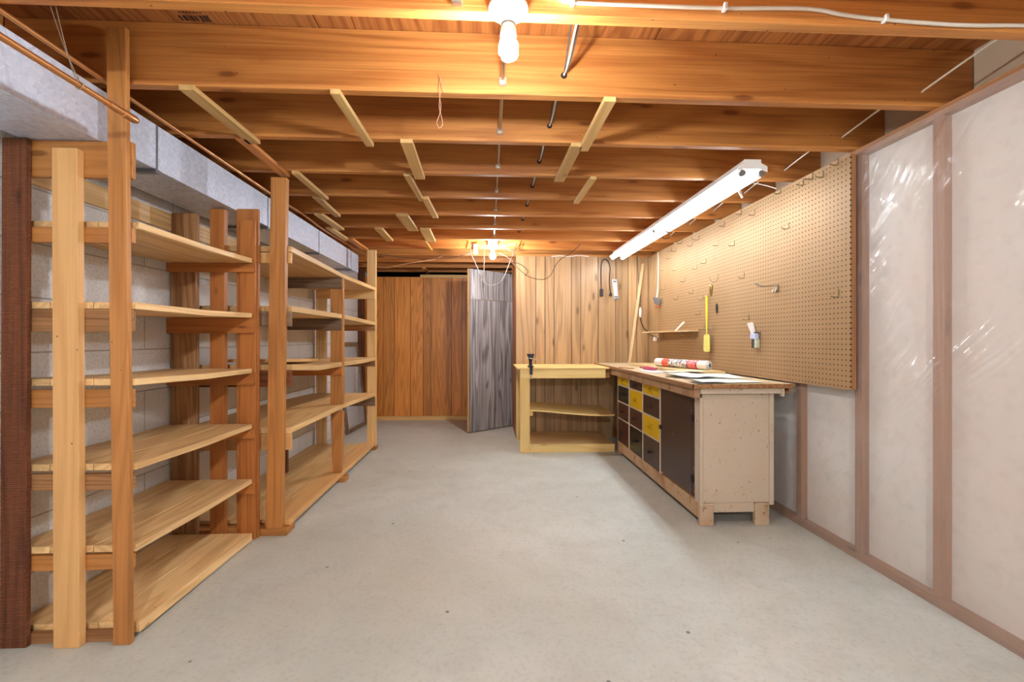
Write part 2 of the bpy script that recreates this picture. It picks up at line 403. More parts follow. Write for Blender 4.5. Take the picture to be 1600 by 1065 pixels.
# plastic film over the studs
def film():
    v = []; f = []; y0, y1, z0, z1 = -2.4, 4.70, .004, 2.03; ny, nz = 260, 74
    studs = [1.37+.023, 1.773, 2.175, 2.61]
    rnd = random.Random(4); bl = [(rnd.uniform(y0, y1), rnd.uniform(z0, z1), rnd.uniform(.05, .25), rnd.uniform(-1, 1), rnd.uniform(0.3, 1.3)) for _ in range(160)]
    bl += [(2.02, 1.72, .22, 1.0, .55), (1.95, 1.55, .2, -.9, .6), (2.05, 1.6, .2, .9, .5), (1.9, 1.4, .2, .9, .7), (1.95, 1.8, .2, -.8, .6)]*1
    for j in range(nz+1):
        for i in range(ny+1):
            y = y0+(y1-y0)*i/ny; z = z0+(z1-z0)*j/nz; h = 0
            for by, bz, bs, ba, an in bl:
                dy, dz = y-by, z-bz
                if abs(dy)+abs(dz) > 3*bs: continue
                p = dy*math.cos(an)+dz*math.sin(an); q = -dy*math.sin(an)+dz*math.cos(an)
                h += ba*.006*math.exp(-(p/bs)**2-(q/(bs*.16))**2)
            edge = min(1, (z-z0)/.12, (z1-z)/.10); h = max(-.003, min(.010, .002+h*max(0, edge)))
            v.append((1.838-h, y, z))
    W = ny+1
    for j in range(nz):
        for i in range(ny): a = j*W+i; f.append((a, a+1, a+W+1, a+W))
    m = MB(); m.add(v, f, .5); return m
tag(film().build('plastic_film', M_FILM, smooth=True), 'clear crinkled plastic sheeting stapled over the right wall studs', 'plastic sheeting')

# ---------------------------------------------------------------- joists
ordn = ['first', 'second', 'third', 'fourth', 'fifth', 'sixth', 'seventh', 'eighth', 'ninth', 'tenth', 'eleventh', 'twelfth', 'thirteenth']
for i, y in enumerate(JY):
    k = i-9
    lab = ('wide orange-brown ceiling joist, %s from the camera' % ordn[k]) if 0 <= k < 12 else ('ceiling joist behind the camera' if k < 0 else 'ceiling joist beyond the far wall')
    xl, xr = WALLX-.035, 1.986
    if y > 4.9: pass
    o = MB().box(xl, xr, y, y+.039, JB, JT-.001, random.random()).build('ceiling_joist', wood('joist', 0), bevel=.002)
    tag(o, lab, 'joist', 'ceiling joists')
# short battens nailed under the joists  (x, width, first joist, label)
J = {k+1: JY[9+k] for k in range(13)}
S = [(-1.118,.055,2,'longest-looking pale batten under the second and third joists, left, left of the thinner one'),
     (-1.155,.05,3,'brownish batten under the third and fourth joists ending at the tall shelf post'),
     (-.575,.037,2,'thin pale batten under the second and third joists, left of the wire loop'),
     (-.392,.058,3,'wide pale batten under the third and fourth joists left of the conduit'),
     (-.456,.036,4,'thin pale batten under the fourth and fifth joists left of the conduit'),
     (-.412,.043,5,'small batten under the fifth and sixth joists left of the conduit'),
     (-1.083,.037,4,'thin batten under the fourth and fifth joists just right of the tall shelf post'),
     (-1.137,.045,5,'thin batten under the fifth and sixth joists at left near the duct'),
     (-1.263,.06,6,'batten under the sixth and seventh joists at left near the duct'),
     (-1.335,.05,7,'batten under the seventh and eighth joists at left beside the duct'),
     (-1.285,.06,8,'batten under the eighth and ninth joists at left, its end near the far shelf post'),
     (-.930,.065,7,'batten under the seventh and eighth joists left of centre'),
     (-.647,.088,6,'widest pale batten under the sixth and seventh joists left of centre'),
     (-.542,.088,7,'wide pale batten under the seventh and eighth joists right of its similar neighbour'),
     (-.608,.034,8,'thin batten under the eighth and ninth joists left of the far bulb'),
     (.472,.047,2,'pale batten under the second and third joists right of the near bulb'),
     (.422,.055,3,'pale batten under the third and fourth joists right of the conduit'),
     (.606,.036,4,'short notched batten under the fourth and fifth joists near the fluorescent light'),
     (-.852,.045,12,'short batten under the farthest joists above the orange panelled wall')]
for x, wd, k, lab in S:
    y0, y1 = J[k]-.01, J[k+1]+.045
    sk = random.uniform(-.008, .008)
    o = MB().hexa([(x-wd/2-sk,y0,JB-.021),(x+wd/2-sk,y0,JB-.021),(x+wd/2+sk,y1,JB-.021),(x-wd/2+sk,y1,JB-.021)],
                  [(x-wd/2-sk,y0,JB-.001),(x+wd/2-sk,y0,JB-.001),(x+wd/2+sk,y1,JB-.001),(x-wd/2+sk,y1,JB-.001)]).build('batten', wood('joist' if k in (3,8,12) and x < -.5 else 'strap', 1), bevel=.0015)
    tag(o, lab, 'batten', 'battens nailed under the joists')

# ================================================================ DUCT AND PIPES
du = thing('duct', (-1.545, 1.0, 1.822), 'galvanized rectangular metal air duct running along the left wall under the joists', 'duct')
ends = [-2.5, -.4, .95, 2.012, 2.99, 3.868, 4.75, 5.026]
for a, b in zip(ends[:-1], ends[1:]):
    MB().box(-1.68, -1.41, a+.001, b-.001, 1.822, 2.012).build('duct_section', M_GALV, du, bevel=.002)
for y in ends[1:-1]:
    m = MB(); m.box(-1.685, -1.404, y-.012, y+.012, 1.806, 1.8215); m.box(-1.4095, -1.4075, y-.003, y+.006, 1.8225, 2.012)
    m.build('duct_cleat', plain('dull_zinc', '#7f8288', .4, .7), du)
p = thing('copper_pipe', (-1.20, -2, 1.844), 'short capped copper pipe hung by a wire in front of the tall shelf post', 'pipe')
MB().tube([(-1.20, -2.4, 1.846), (-1.20, 1.52, 1.846)], .0095, 14).build('pipe', M_COPPER, p, smooth=True)
m = MB(); m.tube([(-1.20,1.50,1.846),(-1.20,1.545,1.846),(-1.20,1.546,1.846),(-1.20,1.56,1.846),(-1.20,1.561,1.846),(-1.20,1.61,1.846),(-1.20,1.612,1.846),(-1.20,1.622,1.846)], [.0125,.0125,.0105,.0105,.0135,.0135,.0125,.009], 16)
m.build('end_cap', M_COPPER, p, smooth=True)
wirething('copper_pipe', [(-1.385,-2.4,2.034),(-1.385,0,2.034),(-1.385,1.4,2.034),(-1.385,2.3,2.030),(-1.385,2.7,2.014+.015),(-1.38,3.1,2.024),(-1.385,3.5,2.036),(-1.385,3.9,2.024),(-1.385,4.3,2.034),(-1.38,4.7,2.036),(-1.33,5.0,2.02),(-1.26,5.2,2.04)], .0085, M_COPPER, 'long thin copper pipe running along the top edge of the duct', 'pipe', n=10)
for i, y in enumerate([3.07, 3.925, 4.79]):
    mm = MB(); mm.tube([(-1.385+math.cos(a)*.0105, y-.008, 2.03+math.sin(a)*.0105) for a in [k*math.pi/6 for k in range(-6, 1)]]+[(-1.374, y-.008, 2.049)], .0025, 6)
    tag(mm.build('pipe_strap', M_METAL, smooth=True), 'small metal strap holding the copper pipe under the %s joist' % ordn[[4,6,8][i]], 'pipe strap', 'pipe straps along the duct')
wm = MB()
wm.tube(bez([(-1.244,1.36,2.25),(-1.262,1.365,2.12),(-1.235,1.38,1.98),(-1.205,1.40,1.87),(-1.188,1.40,1.848),(-1.20,1.40,1.833),(-1.212,1.40,1.848),(-1.20,1.40,1.87)]), .0014, 5)
wm.tube(bez([(-1.24,1.365,2.24),(-1.246,1.367,2.12),(-1.228,1.38,1.98),(-1.215,1.40,1.88),(-1.21,1.41,1.86)]), .0012, 5)
tag(wm.build('hanging_wire', M_WIRE, smooth=True), 'twisted thin wire hanging the capped copper pipe from the first joist', 'wire')
lp = MB()
lp.tube(bez([(-.192,1.758,2.118),(-.178,1.752,2.085),(-.172,1.75,2.055),(-.164,1.752,2.045)]), .0012, 5)
lp.tube(bez([(-.183,1.752,2.10),(-.186,1.748,2.03),(-.180,1.745,1.99),(-.186,1.745,1.955),(-.196,1.745,1.925),(-.186,1.745,1.905),(-.174,1.745,1.92),(-.180,1.745,1.955),(-.187,1.745,1.99),(-.180,1.748,2.05)]), .0012, 5)
tag(lp.build('wire_loop', plain('pinkish_wire', '#c79a80', .4, .4), smooth=True), 'thin looped wire dangling from a nail in the second joist', 'wire')

# conduit with connectors through the joists
cdt = thing('conduit', (.055, 1.36, 2.085), 'thin grey metal conduit threaded through the joists along the ceiling centre', 'conduit')
for a, b in zip(JY[9:16], JY[10:17]):
    MB().tube([(.055, a+.04, 2.098), (.055, b-.03, 2.092), (.055, b-.001, 2.09)], .0075, 10).build('conduit_run', M_METAL, cdt, smooth=True)
    MB().box(.041, .069, b-.028, b-.002, 2.077, 2.104).build('connector', plain('pale_zinc', '#cfc8bc', .3, .6), cdt, bevel=.003)
# cable bundle through the joists right of the conduit
cb = thing('cable_bundle', (.30, 1.36, 2.13), 'pair of grey and white cables threaded through holes in the joists', 'cable')
def seg(dx, sag, a, b): return bez([(.30+dx*.3, a+.039, 2.185), (.30+dx, (a+b)/2, 2.17+sag), (.30+dx*.6, b-.06, 2.145), (.295, b-.002, 2.132)], 5)
mg, mw = MB(), MB()
for a, b in zip(JY[9:16], JY[10:17]):
    mg.tube(seg(.012, .02, a, b), .004, 6); mg.tube(seg(-.012, .03, a, b), .003, 6); mw.tube(seg(.002, .01, a, b), .0045, 6)
mg.build('grey_cable', M_CABLEG, cb, smooth=True); mw.build('white_cable', M_CABLEW, cb, smooth=True)
for b in JY[10:17]:
    hm = MB(); hm.tube([(.295, b-.0012, 2.130), (.295, b-.0004, 2.130)], .013, 16)
    hm.build('drilled_hole', plain('hole_shadow', '#2a170d', .9), cb)
# cable on the right through the joists
for i, (a, b) in enumerate(zip(JY[9:16], JY[10:17])):
    wirething('house_cable', [(1.78, a+.041, 2.16), (1.772, (a+b)/2, 2.142), (1.765, b-.02, 2.112), (1.763, b-.003, 2.105)], .004, M_CABLEW,
        'white cable slanting between the %s and %s joists above the right wall' % (ordn[i], ordn[i+1]), 'cable', 'white cables above the right wall')
rc = thing('house_cable', (1.0, 1.315, 2.07), 'white cable stapled along the face of the first joist at the top right', 'cable')
MB().tube(bez([(.02,1.318,2.16),(.195,1.318,2.098),(.246,1.318,2.084),(.45,1.318,2.083),(.696,1.318,2.084),(.951,1.318,2.092),(1.071,1.318,2.078),(1.198,1.318,2.068),(1.437,1.318,2.060),(1.65,1.318,2.066),(1.95,1.318,2.07)]), .0058, 8).build('cable', M_CABLEW, rc, smooth=True)
for x, z in ((.246, 2.084), (.70, 2.084), (1.198, 2.068)):
    MB().box(x-.005, x+.005, 1.305, 1.3245, z-.010, z+.010).build('staple', M_WHITE, rc, bevel=.001)
jb_ = MB(); jb_.box(-.105, -.075, 1.30, 1.324, 2.062, 2.10)
tag(jb_.build('metal_bracket', M_METAL, bevel=.002), 'small metal clip on the first joist left of the near bulb', 'bracket')

# ================================================================ LIGHTS
EM_N = glow('glowing_spiral', (.92, .96, 1, 1), BULB_NEAR)
EM_F = glow('glowing_globe', (.96, .97, 1, 1), BULB_FAR)
EM_FILL = glow('glowing_globe_fill', (.88, .95, 1, 1), BULB_FILL)
EM_T = glow('glowing_tube', (.84, .92, 1, 1), TUBE)
def lampholder(x, y, z, lab, name='lampholder'):
    t = thing(name, (x, y, z), lab, 'light fixture')
    MB().lathe((x, y, z), [(.030, 0), (.056, 0), (.058, -.006), (.054, -.014), (.034, -.020), (.028, -.022)], 40).build('base_plate', M_PORC, t, smooth=True)
    MB().lathe((x, y, z), [(.027, -.0225), (.027, -.03), (.0235, -.032), (.0235, -.046), (.021, -.05)], 32).build('socket', M_PORC, t, smooth=True)
    return t
# near bulb: compact fluorescent spiral
t = lampholder(.057, 1.30, JB-.001, 'white porcelain ceiling lampholder with spiral bulb, nearest the camera')
b = thing('spiral_bulb', (.057, 1.30, 1.90), 'glowing compact spiral bulb screwed in the near ceiling lampholder', 'bulb')
MB().lathe((.057, 1.30, 0), [(.012, 1.9985), (.018, 1.9965), (.0225, 1.985), (.024, 1.965), (.022, 1.957), (.010, 1.956)], 28).build('bulb_base', M_PORC, b, smooth=True)
sp = []; n = 90
for i in range(n+1):
    f_ = i/n; a = f_*2*math.pi*3.6; r = .0165+(.0055 if f_ > .28 else -.001+.0065*(f_/.28)) if f_ < .9 else .022*(1-(f_-.9)*6)
    sp.append((.057+r*math.cos(a), 1.30+r*math.sin(a), 1.953-.046*f_))
m = MB(); m.tube(sp, .0062, 8); m.build('spiral_tube', EM_N, b, smooth=True)
# far bulb
t = lampholder(.044, 4.58, JB-.001, 'white ceiling lampholder with round bulb near the open door')
b = thing('round_bulb', (.044, 4.58, 1.90), 'glowing round bulb screwed in the far ceiling lampholder', 'bulb')
def globe(x, y, z, mat, parent, top):
    pr = [(.001, z-.032)]+[(.032*math.cos(a), z+.032*math.sin(a)) for a in [R(d) for d in range(-75, 50, 15)]]+[(.016, z+.034), (.0135, top)]
    MB().lathe((x, y, 0), pr, 24).build('glass', mat, parent, smooth=True)
globe(.044, 4.58, 1.937, EM_F, b, 1.985)
MB().lathe((.044, 4.58, 0), [(.013, 1.9852), (.013, 2.003)], 16).build('screw_base', M_METAL, b, smooth=True)
# added fill bulb, unseen behind the camera, to light the near faces
t = lampholder(.05, -1.34, JB-.001, 'added ceiling lampholder for the unseen fill bulb behind the camera')
b = thing('round_bulb', (.05, -1.34, 1.90), 'added round fill bulb in the unseen lampholder behind the camera', 'bulb')
globe(.05, -1.34, 1.937, EM_FILL, b, 1.985)
MB().lathe((.05, -1.34, 0), [(.013, 1.9852), (.013, 2.003)], 16).build('screw_base', M_METAL, b, smooth=True)
mbd = MB().box(-.004, .092, 4.371, 4.778, JB-.0005, JB+.018)
tag(mbd.build('mounting_board', wood('strap', 1)), 'short board between two joists carrying the far lampholder', 'board')
# two four-foot fluorescent fixtures end to end
def fixture(y0, y1, lab):
    t = thing('fluorescent_fixture', (1.3925, (y0+y1)/2, 2.05), lab, 'light fixture', 'fluorescent fixtures under the joists')
    xc = 1.3925
    MB().box(xc-.045, xc+.045, y0+.006, y1-.006, 2.010, 2.0485).build('housing', M_WHITE, t, bevel=.003)
    m = MB()
    for s_ in (-1, 1):
        m.hexa([(xc+s_*.046, y0+.004, 2.012), (xc+s_*.078, y0+.004, 1.998), (xc+s_*.078, y1-.004, 1.998), (xc+s_*.046, y1-.004, 2.012)],
               [(xc+s_*.046, y0+.004, 2.014), (xc+s_*.079, y0+.004, 2.0), (xc+s_*.079, y1-.004, 2.0), (xc+s_*.046, y1-.004, 2.014)])
    m.build('reflector', M_WHITE, t)
    for s_ in (-1, 1):
        x = xc+s_*.052
        MB().tube([(x, y0+.022, 1.979), (x, y1-.022, 1.979)], .0165, 14).build('lamp_tube', EM_T, t, smooth=True)
        for yy in (y0+.012, y1-.012):
            mm = MB(); mm.tube([(x, yy-.008, 1.979), (x, yy+.008, 1.979)], .0175, 14)
            mm.build('tube_end', plain('grey_metal', '#8d8b88', .4, .5), t, smooth=True)
    for yy in (y0, y1-.003):
        m = MB(); z = 2.0
        m.box(xc-.046, xc+.046, yy, yy+.003, 1.998, 2.0485)
        m.hexa([(xc-.08,yy,1.985),(xc-.046,yy,1.998),(xc-.046,yy+.003,1.998),(xc-.08,yy+.003,1.985)], [(xc-.08,yy,2.012),(xc-.046,yy,2.03),(xc-.046,yy+.003,2.03),(xc-.08,yy+.003,2.012)])
        m.hexa([(xc+.046,yy,1.998),(xc+.08,yy,1.985),(xc+.08,yy+.003,1.985),(xc+.046,yy+.003,1.998)], [(xc+.046,yy,2.03),(xc+.08,yy,2.012),(xc+.08,yy+.003,2.012),(xc+.046,yy+.003,2.03)])
        m.build('end_plate', M_WHITE, t)
fixture(2.33, 3.592, 'white twin-tube fluorescent fixture under the joists, the one nearer the camera')
fixture(3.60, 4.865, 'white twin-tube fluorescent fixture under the joists, the one nearer the back wall')

# ================================================================ LEFT SHELVING, NEAR UNIT
def W(k, a): return wood(k, a)
u1 = thing('shelving_unit', (-1.5, 2.15, 0), 'near wooden shelving unit with six wide plank shelves against the block wall', 'shelving')
BV = .0018
MB().post(-1.736,-1.646,-1.728,-1.643, 1.71,1.729, 0,1.818,.2).build('post', W('dark',2), u1, BV)['label'] = 'dark rough-sawn post'
MB().post(-1.545,-1.456,-1.550,-1.464, 1.700,1.729, 0,1.782,.6).build('post', W('pale',2), u1, BV)['label'] = 'pale yellow post'
MB().post(-1.347,-1.288,-1.372,-1.305, 1.708,1.729, 0,2.225,.5).build('post', W('post',2), u1, BV)['label'] = 'tall post reaching the joists'
for z0, z1, k in ((1.687,1.820,'post'), (1.452,1.5075,'post'), (1.128,1.210,'weather'), (.852,.918,'post'), (.552,.612,'weather'), (.262,.318,'post')):
    MB().box(-1.66, -1.297, 1.7305, 1.7485, z0, z1).build('cross_rail', W(k,0), u1, BV)
MB().box(-1.66, -1.31, 1.712+.018, 1.7485, 0, .04, .2).build('cross_rail', W('weather',0), u1, BV)
def shelf(name, parent, kind, x0, x1, stations, th, planks=3, y_split=None, bevel=BV):
    """stations: list of (y, top z); planks side by side"""
    m = MB(); wd = (x1-x0)/planks
    for k in range(planks):
        a, b = x0+k*wd+.0012, x0+(k+1)*wd-.0012; tn = random.random()
        m.loft([[(a,y,z-th),(b,y,z-th),(b,y,z),(a,y,z)] for y, z in stations], tn)
    return m.build(name, wood(kind, 1), parent, bevel)
zs = [(1.533,1.541), (1.236,1.243), (.957,.942), (.648,.640), (.350,.340)]
for zn, zf in zs:
    zl = zn
    shelf('shelf', u1, 'shelf', -1.735, -1.284, [(1.732 if zn < 1.5 else 1.75, zn), (2.15, (zn+zf)/2-.006), (2.55, zf)], .025)
shelf('shelf', u1, 'shelf', -1.735, -1.284, [(1.752, .058), (2.552, .045)], .04)
for z0, z1, k in ((1.466,1.515,'redwood'), (1.133,1.2165,'redwood'), (.850,.9155,'redwood'), (.556,.6135,'redwood'), (.256,.3135,'redwood')):
    MB().box(-1.738, -1.279, 2.552, 2.571, z0, z1).build('cross_rail', W(k,0), u1, BV)
MB().box(-1.362,-1.279, 2.5725,2.589, 0,1.757,.6).build('post', W('redwood',2), u1, BV)
MB().box(-1.390,-1.272, 2.5905,2.609, 0,1.822,.4).build('post', W('redwood',2), u1, BV)
MB().box(-1.522,-1.446, 2.5725,2.609, 0,1.815,.4).build('post', W('redwood',2), u1, BV)
MB().box(-1.725,-1.600, 2.5725,2.612, 0,1.79,.4).build('post', W('weather',2), u1, BV)
lg = thing('wall_ledger', (-1.725, 3.0, 1.69), 'long horizontal board fixed along the block wall behind the near shelves', 'ledger board')
MB().box(-1.7385,-1.727, 1.75,5.0, 1.69,1.785,.6).build('board', W('shelf',1), lg, BV)

# ================================================================ LEFT SHELVING, FAR UNIT
u2 = thing('shelving_unit', (-1.4, 3.6, 0), 'far wooden shelving unit with plywood shelves and thick front posts', 'shelving')
for y0, y1, x1 in ((2.615,2.72,-1.128), (3.565,3.66,-1.10), (4.585,4.67,-1.115)):
    MB().box(-1.70, x1, y0, y1, 0, .038).build('sleeper', W('post',0), u2, BV)
MB().post(-1.246,-1.160,-1.218,-1.134, 2.617,2.658, .0385,2.01,.7).build('post', W('post',2), u2, BV)
MB().box(-1.214,-1.119, 3.570,3.610, .601,1.570,.7).build('post', W('post',2), u2, BV)
MB().post(-1.196,-1.130,-1.214,-1.119, 3.570,3.610, .0745,.546,.7).build('post', W('post',2), u2, BV)
MB().box(-1.207,-1.121, 4.605,4.645, .0385,1.992,.9).build('post', W('ply',2), u2, BV)
MB().box(-1.705,-1.610, 4.605,4.645, .0385,1.60,.5).build('post', W('shelf',2), u2, BV)
MB().box(-1.61,-1.545, 3.575,3.612, .0745,.546,.2).build('post', W('dark',2), u2, BV)
for z0, z1, k in ((1.535,1.595,'pale'), (1.175,1.257,'grey'), (.83,.922,'dark'), (.47,.561,'pale')):
    MB().box(-1.69, -1.125, 2.660, 2.679, z0, z1).build('cross_rail', W(k,0), u2, BV)
for z0, z1, k in ((1.49,1.573,'grey'), (1.172,1.259,'grey'), (.824,.888,'redwood')):
    MB().box(-1.66, -1.122, 3.549, 3.568, z0, z1).build('cross_rail', W(k,0), u2, BV)
for z0, z1, k in ((1.502,1.584,'ply'), (1.185,1.243,'weather'), (.832,.889,'weather'), (.440,.533,'grey')):
    MB().box(-1.70, -1.124, 4.584, 4.603, z0, z1).build('cross_rail', W(k,0), u2, BV)
shelf('shelf', u2, 'ply', -1.735, -1.122, [(2.662,1.632), (3.6,1.608), (4.603,1.618)], .032, 3)
shelf('shelf', u2, 'ply', -1.735, -1.126, [(2.662,.597), (3.6,.5835+.016), (4.603,.568)], .034, 2)
def split_shelf(z1, zm, z2, th, sag=0):
    m = MB()
    st1 = [(2.681,z1), (3.1,(z1+zm)/2-sag), (3.568,zm)]; st2 = [(3.612,zm), (4.1,(zm+z2)/2-sag*.3), (4.603,z2)]; full = st1+[(3.612,zm)]+st2[1:]
    for x0, x1, sts in ((-1.735,-1.48,[full]), (-1.478,-1.222,[full]), (-1.22,-1.126,[st1, st2])):
        tn = random.random()
        for s_ in sts: m.loft([[(x0,y,z-th),(x1,y,z-th),(x1,y,z),(x0,y,z)] for y, z in s_], tn)
    return m.build('shelf', wood('ply', 1), u2, BV)
split_shelf(1.292, 1.294, 1.274, .033); split_shelf(.957, .926, .922, .034, .014)
shelf('shelf', u2, 'ply', -1.735, -1.275, [(2.69,.0635), (4.603,.0635)], .022, 2)
shelf('shelf_front_board', u2, 'pale', -1.272, -1.128, [(2.662,.073), (4.603,.073)], .033, 1)
lo = shelf('loose_board', None, 'ply', -1.62, -1.30, [(2.80,.981), (3.55,.953)], .018, 1)
tag(lo, 'loose plywood piece lying on the middle shelf of the far unit', 'board')

# framed screen leaning on the wall beyond the shelves
def leanframe():
    t = thing('framed_screen', (-1.60, 5.6, 0), 'dark wood framed glass screen leaning on the block wall beyond the shelves', 'window screen')
    A, B, H = Vector((-1.625, 5.33, 0)), Vector((-1.575, 6.0, 0)), 1.07
    Y = (B-A).normalized(); Lx = (B-A).length; up = Vector((-.12, 0, 1.0)).normalized(); nrm = Y.cross(up).normalized()
    def bar(u0, u1, v0, v1, th=.012, mat=None, name='frame_bar'):
        m = MB(); c = A+Y*(u0+u1)/2+up*((v0+v1)/2+.002); M4 = Matrix((( Y.x, nrm.x, up.x, c.x), (Y.y, nrm.y, up.y, c.y), (Y.z, nrm.z, up.z, c.z), (0,0,0,1)))
        m.mbox(M4, (u1-u0)/2, th, (v1-v0)/2); return m.build(name, mat, t, BV if name == 'frame_bar' else 0)
    g = W('grey', 2)
    bar(0, .05, 0, H, mat=g); bar(Lx-.05, Lx, 0, H, mat=g); bar(.051, Lx-.051, 0, .05, mat=W('grey',1)); bar(.051, Lx-.051, H-.05, H, mat=W('grey',1))
    s = NT('dusty_glass'); s.set(Base_Color=lin('#d9dde0'), Roughness=.3); s.b.inputs['Alpha'].default_value = .3
    bar(.051, Lx-.051, .051, H-.051, .0015, s.m, 'glass')
leanframe()

# ================================================================ DOOR
d = bpy.data.objects.new('door_1', None); COL.objects.link(d); H0 = Vector((.312, 5.786, 0)); F0 = Vector((-.222, 5.340, 0)); d.location = (F0+H0)/2
d['kind'] = 'structure'
dv = (H0-F0).normalized(); L_ = (H0-F0).length; dn = Vector((-dv.y, dv.x, 0)); 
def dbox(m, t0, t1, n0, n1, z0, z1, tone=None):
    P = lambda t, n, z: tuple(F0+dv*t+dn*n+Vector((0, 0, z)))
    m.hexa([P(t0,n0,z0),P(t1,n0,z0),P(t1,n1,z0),P(t0,n1,z0)], [P(t0,n0,z1),P(t1,n0,z1),P(t1,n1,z1),P(t0,n1,z1)], tone)
m = MB(); dbox(m, 0, L_, .0075, .042, .012, 1.93, .8); m.build('door_core', wood('pale', 2), d, BV)['label'] = 'pale wood door edge'
for z0, z1 in ((.012, 1.571), (1.575, 1.93)):
    m = MB(); g = [.006]+[L_*q for q in (.13,.22,.37,.56,.66,.83)]+[L_-.004]
    for a, b_ in zip(g[:-1], g[1:]): dbox(m, a+.0025, b_-.0025, 0, .0055, z0, z1)
    dbox(m, .004, L_-.004, .0055, .0074, z0, z1, -2.0)
    m.build('door_panel', wood('doorpanel', 2), d)

# ================================================================ SHORT BENCH (against the back wall)
sb = thing('short_bench', (.75, 4.7, 0), 'short pale pine bench with two open shelves against the panelled back wall', 'workbench')
MB().box(.275, 1.18, 4.385, 5.045, .812, .826, .7).build('bench_top', W('bench',0), sb, BV)
MB().box(.306, 1.145, 4.395, 4.432, .722, .811, .8).build('apron', W('bench',0), sb, BV)
MB().box(1.147, 1.198, 4.43, 4.468, .722, .811, .2).build('apron', W('post',0), sb, BV)
MB().box(.306, .343, 4.434, 5.04, .722, .811, .5).build('side_rail', W('bench',1), sb, BV)
for y in (4.397, 4.99): MB().box(.306, .402 if y < 4.5 else .36, y, y+.04, 0, .7215, .7).build('leg', W('bench',2), sb, BV)
m = MB(); stn = [(.404,.413), (.55,.405), (.75,.385), (.95,.366), (1.1,.360), (1.243,.362)]
m.loft([[(x,4.42,z-.014),(x,5.04,z-.014),(x,5.04,z),(x,4.42,z)] for x, z in stn], .8); m.build('middle_shelf', W('bench',0), sb, BV)
MB().box(.404, .436, 4.445, 4.985, .352, .396).build('shelf_cleat', W('bench',1), sb, BV)
MB().box(.404, 1.238, 4.44, 5.04, .055, .075, .3).build('bottom_shelf', W('shelf',0), sb, BV)
MB().box(.404, 1.238, 4.402, 4.438, .0, .075, .6).build('bottom_rail', W('bench',0), sb, BV)

# vise
v = thing('bench_vise', (.41, 4.44, .826), 'small black clamp-on vise at the left end of the short bench', 'vise')
m = MB(); m.box(.388, .442, 4.425, 4.52, .8265, .838); m.lathe((.415, 4.46, 0), [(.028,.8385),(.017,.85),(.014,.875),(.018,.895),(.022,.905)], 20); m.build('body', M_IRON, v, BV, True)
m = MB(); m.post(.397,.433,.378,.452, 4.43,4.455, .906,.958); m.build('jaw', M_IRON, v, BV); m = MB(); m.post(.397,.433,.378,.452, 4.462,4.49, .906,.958); m.build('jaw', M_IRON, v, BV)
MB().tube([(.415, 4.37, .915), (.415, 4.4285, .915)], .006, 10).build('screw', M_METAL, v, smooth=True)
MB().tube([(.37, 4.375, .925), (.415, 4.375, .915), (.46, 4.375, .905)], .0035, 8).build('handle', M_METAL, v, smooth=True)
m = MB(); m.box(.400,.428,4.372,4.384,.76,.838); m.box(.400,.428,4.372,4.424,.8275,.838)
m.build('clamp_arm', M_IRON, v, BV)
m = MB(); m.tube([(.414,4.376,.718),(.414,4.376,.759)], .004, 8); m.tube([(.400,4.376,.722),(.428,4.376,.730)], .0025, 8); m.build('clamp_screw', M_METAL, v, smooth=True)

# ================================================================ LONG WORKBENCH CABINET
wb = thing('workbench_cabinet', (1.5, 3.6, 0), 'long painted workbench cabinet with yellow, brown and black drawers under the pegboard', 'workbench')
m = MB(); m.box(1.186, 1.788, 2.572, 5.045, .822, .840, .6); m.build('bench_top', W('topboard',1), wb, BV)
m = MB(); m.box(1.180, 1.1855, 2.566, 5.045, .815, .8415, .2); m.box(1.180, 1.788, 2.566, 2.5715, .815, .8415, .3)
m.build('top_edge', W('weather',1), wb, .001)
MB().box(1.200, 1.234, 2.592, 4.96, .757, .8145, .3).build('apron', paint_worn('scuffed_apron', '#a98462', '#7d4f2c', '#3c2418', .9), wb, BV)
MB().box(1.2345, 1.716, 2.585, 2.614, .782, .8145).build('apron', M_CREAM, wb, BV)
MB().box(1.717, 1.735, 2.580, 2.60, .765, .8145).build('side_cleat', M_CREAM, wb, BV)
MB().box(1.736, 1.80-.012, 2.60, 2.64, .783, .795).build('side_slat', W('weather',0), wb, BV)
MB().box(1.772, 1.788, 2.60, 2.64, .7955, .8145).build('side_block', W('weather',0), wb, BV)
# carcass: end panel, face frame, rails, legs
MB().box(1.262, 1.668, 2.628, 2.64, .132, .7815).build('end_panel', M_CREAM, wb, .001)
MB().box(1.245, 1.262, 2.618, 2.64, .118, .7565).build('edge_batten', M_CREAM, wb, .001)
MB().box(1.668, 1.694, 2.618, 2.64, .118, .7815).build('edge_batten', M_CREAM, wb, .001)
MB().box(1.33, 1.58, 2.628, 2.65, .075, .131).build('bottom_rail', M_CREAM, wb, BV)
MB().box(1.249, 1.29, 2.652, 4.31, .036, .128).build('bottom_rail', M_CREAM2, wb, BV)
MB().box(1.262, 1.69, 2.6415, 4.33, .1285, .14, .2).build('carcass_floor', W('weather',1), wb)
MB().box(1.682, 1.692, 2.6415, 4.33, .14, .78, .2).build('back_panel', W('weather',2), wb)
MB().box(1.262, 1.682, 4.318, 4.33, .14, .78).build('end_panel', M_CREAM2, wb)
for x0, x1 in ((1.247, 1.329), (1.581, 1.668)):
    for y0, y1 in ((2.620, 2.651), (4.29, 4.33)):
        lm = MB(); lm.box(x0, x1, y0, y1, 0, .1275 if y0 > 3 else .117)
        if y0 < 3: lm.box(max(x0, 1.2625), min(x1, 1.6675), y0, 2.6275, .115, .1315)
        lm.build('leg', M_CREAM3, wb, .003)
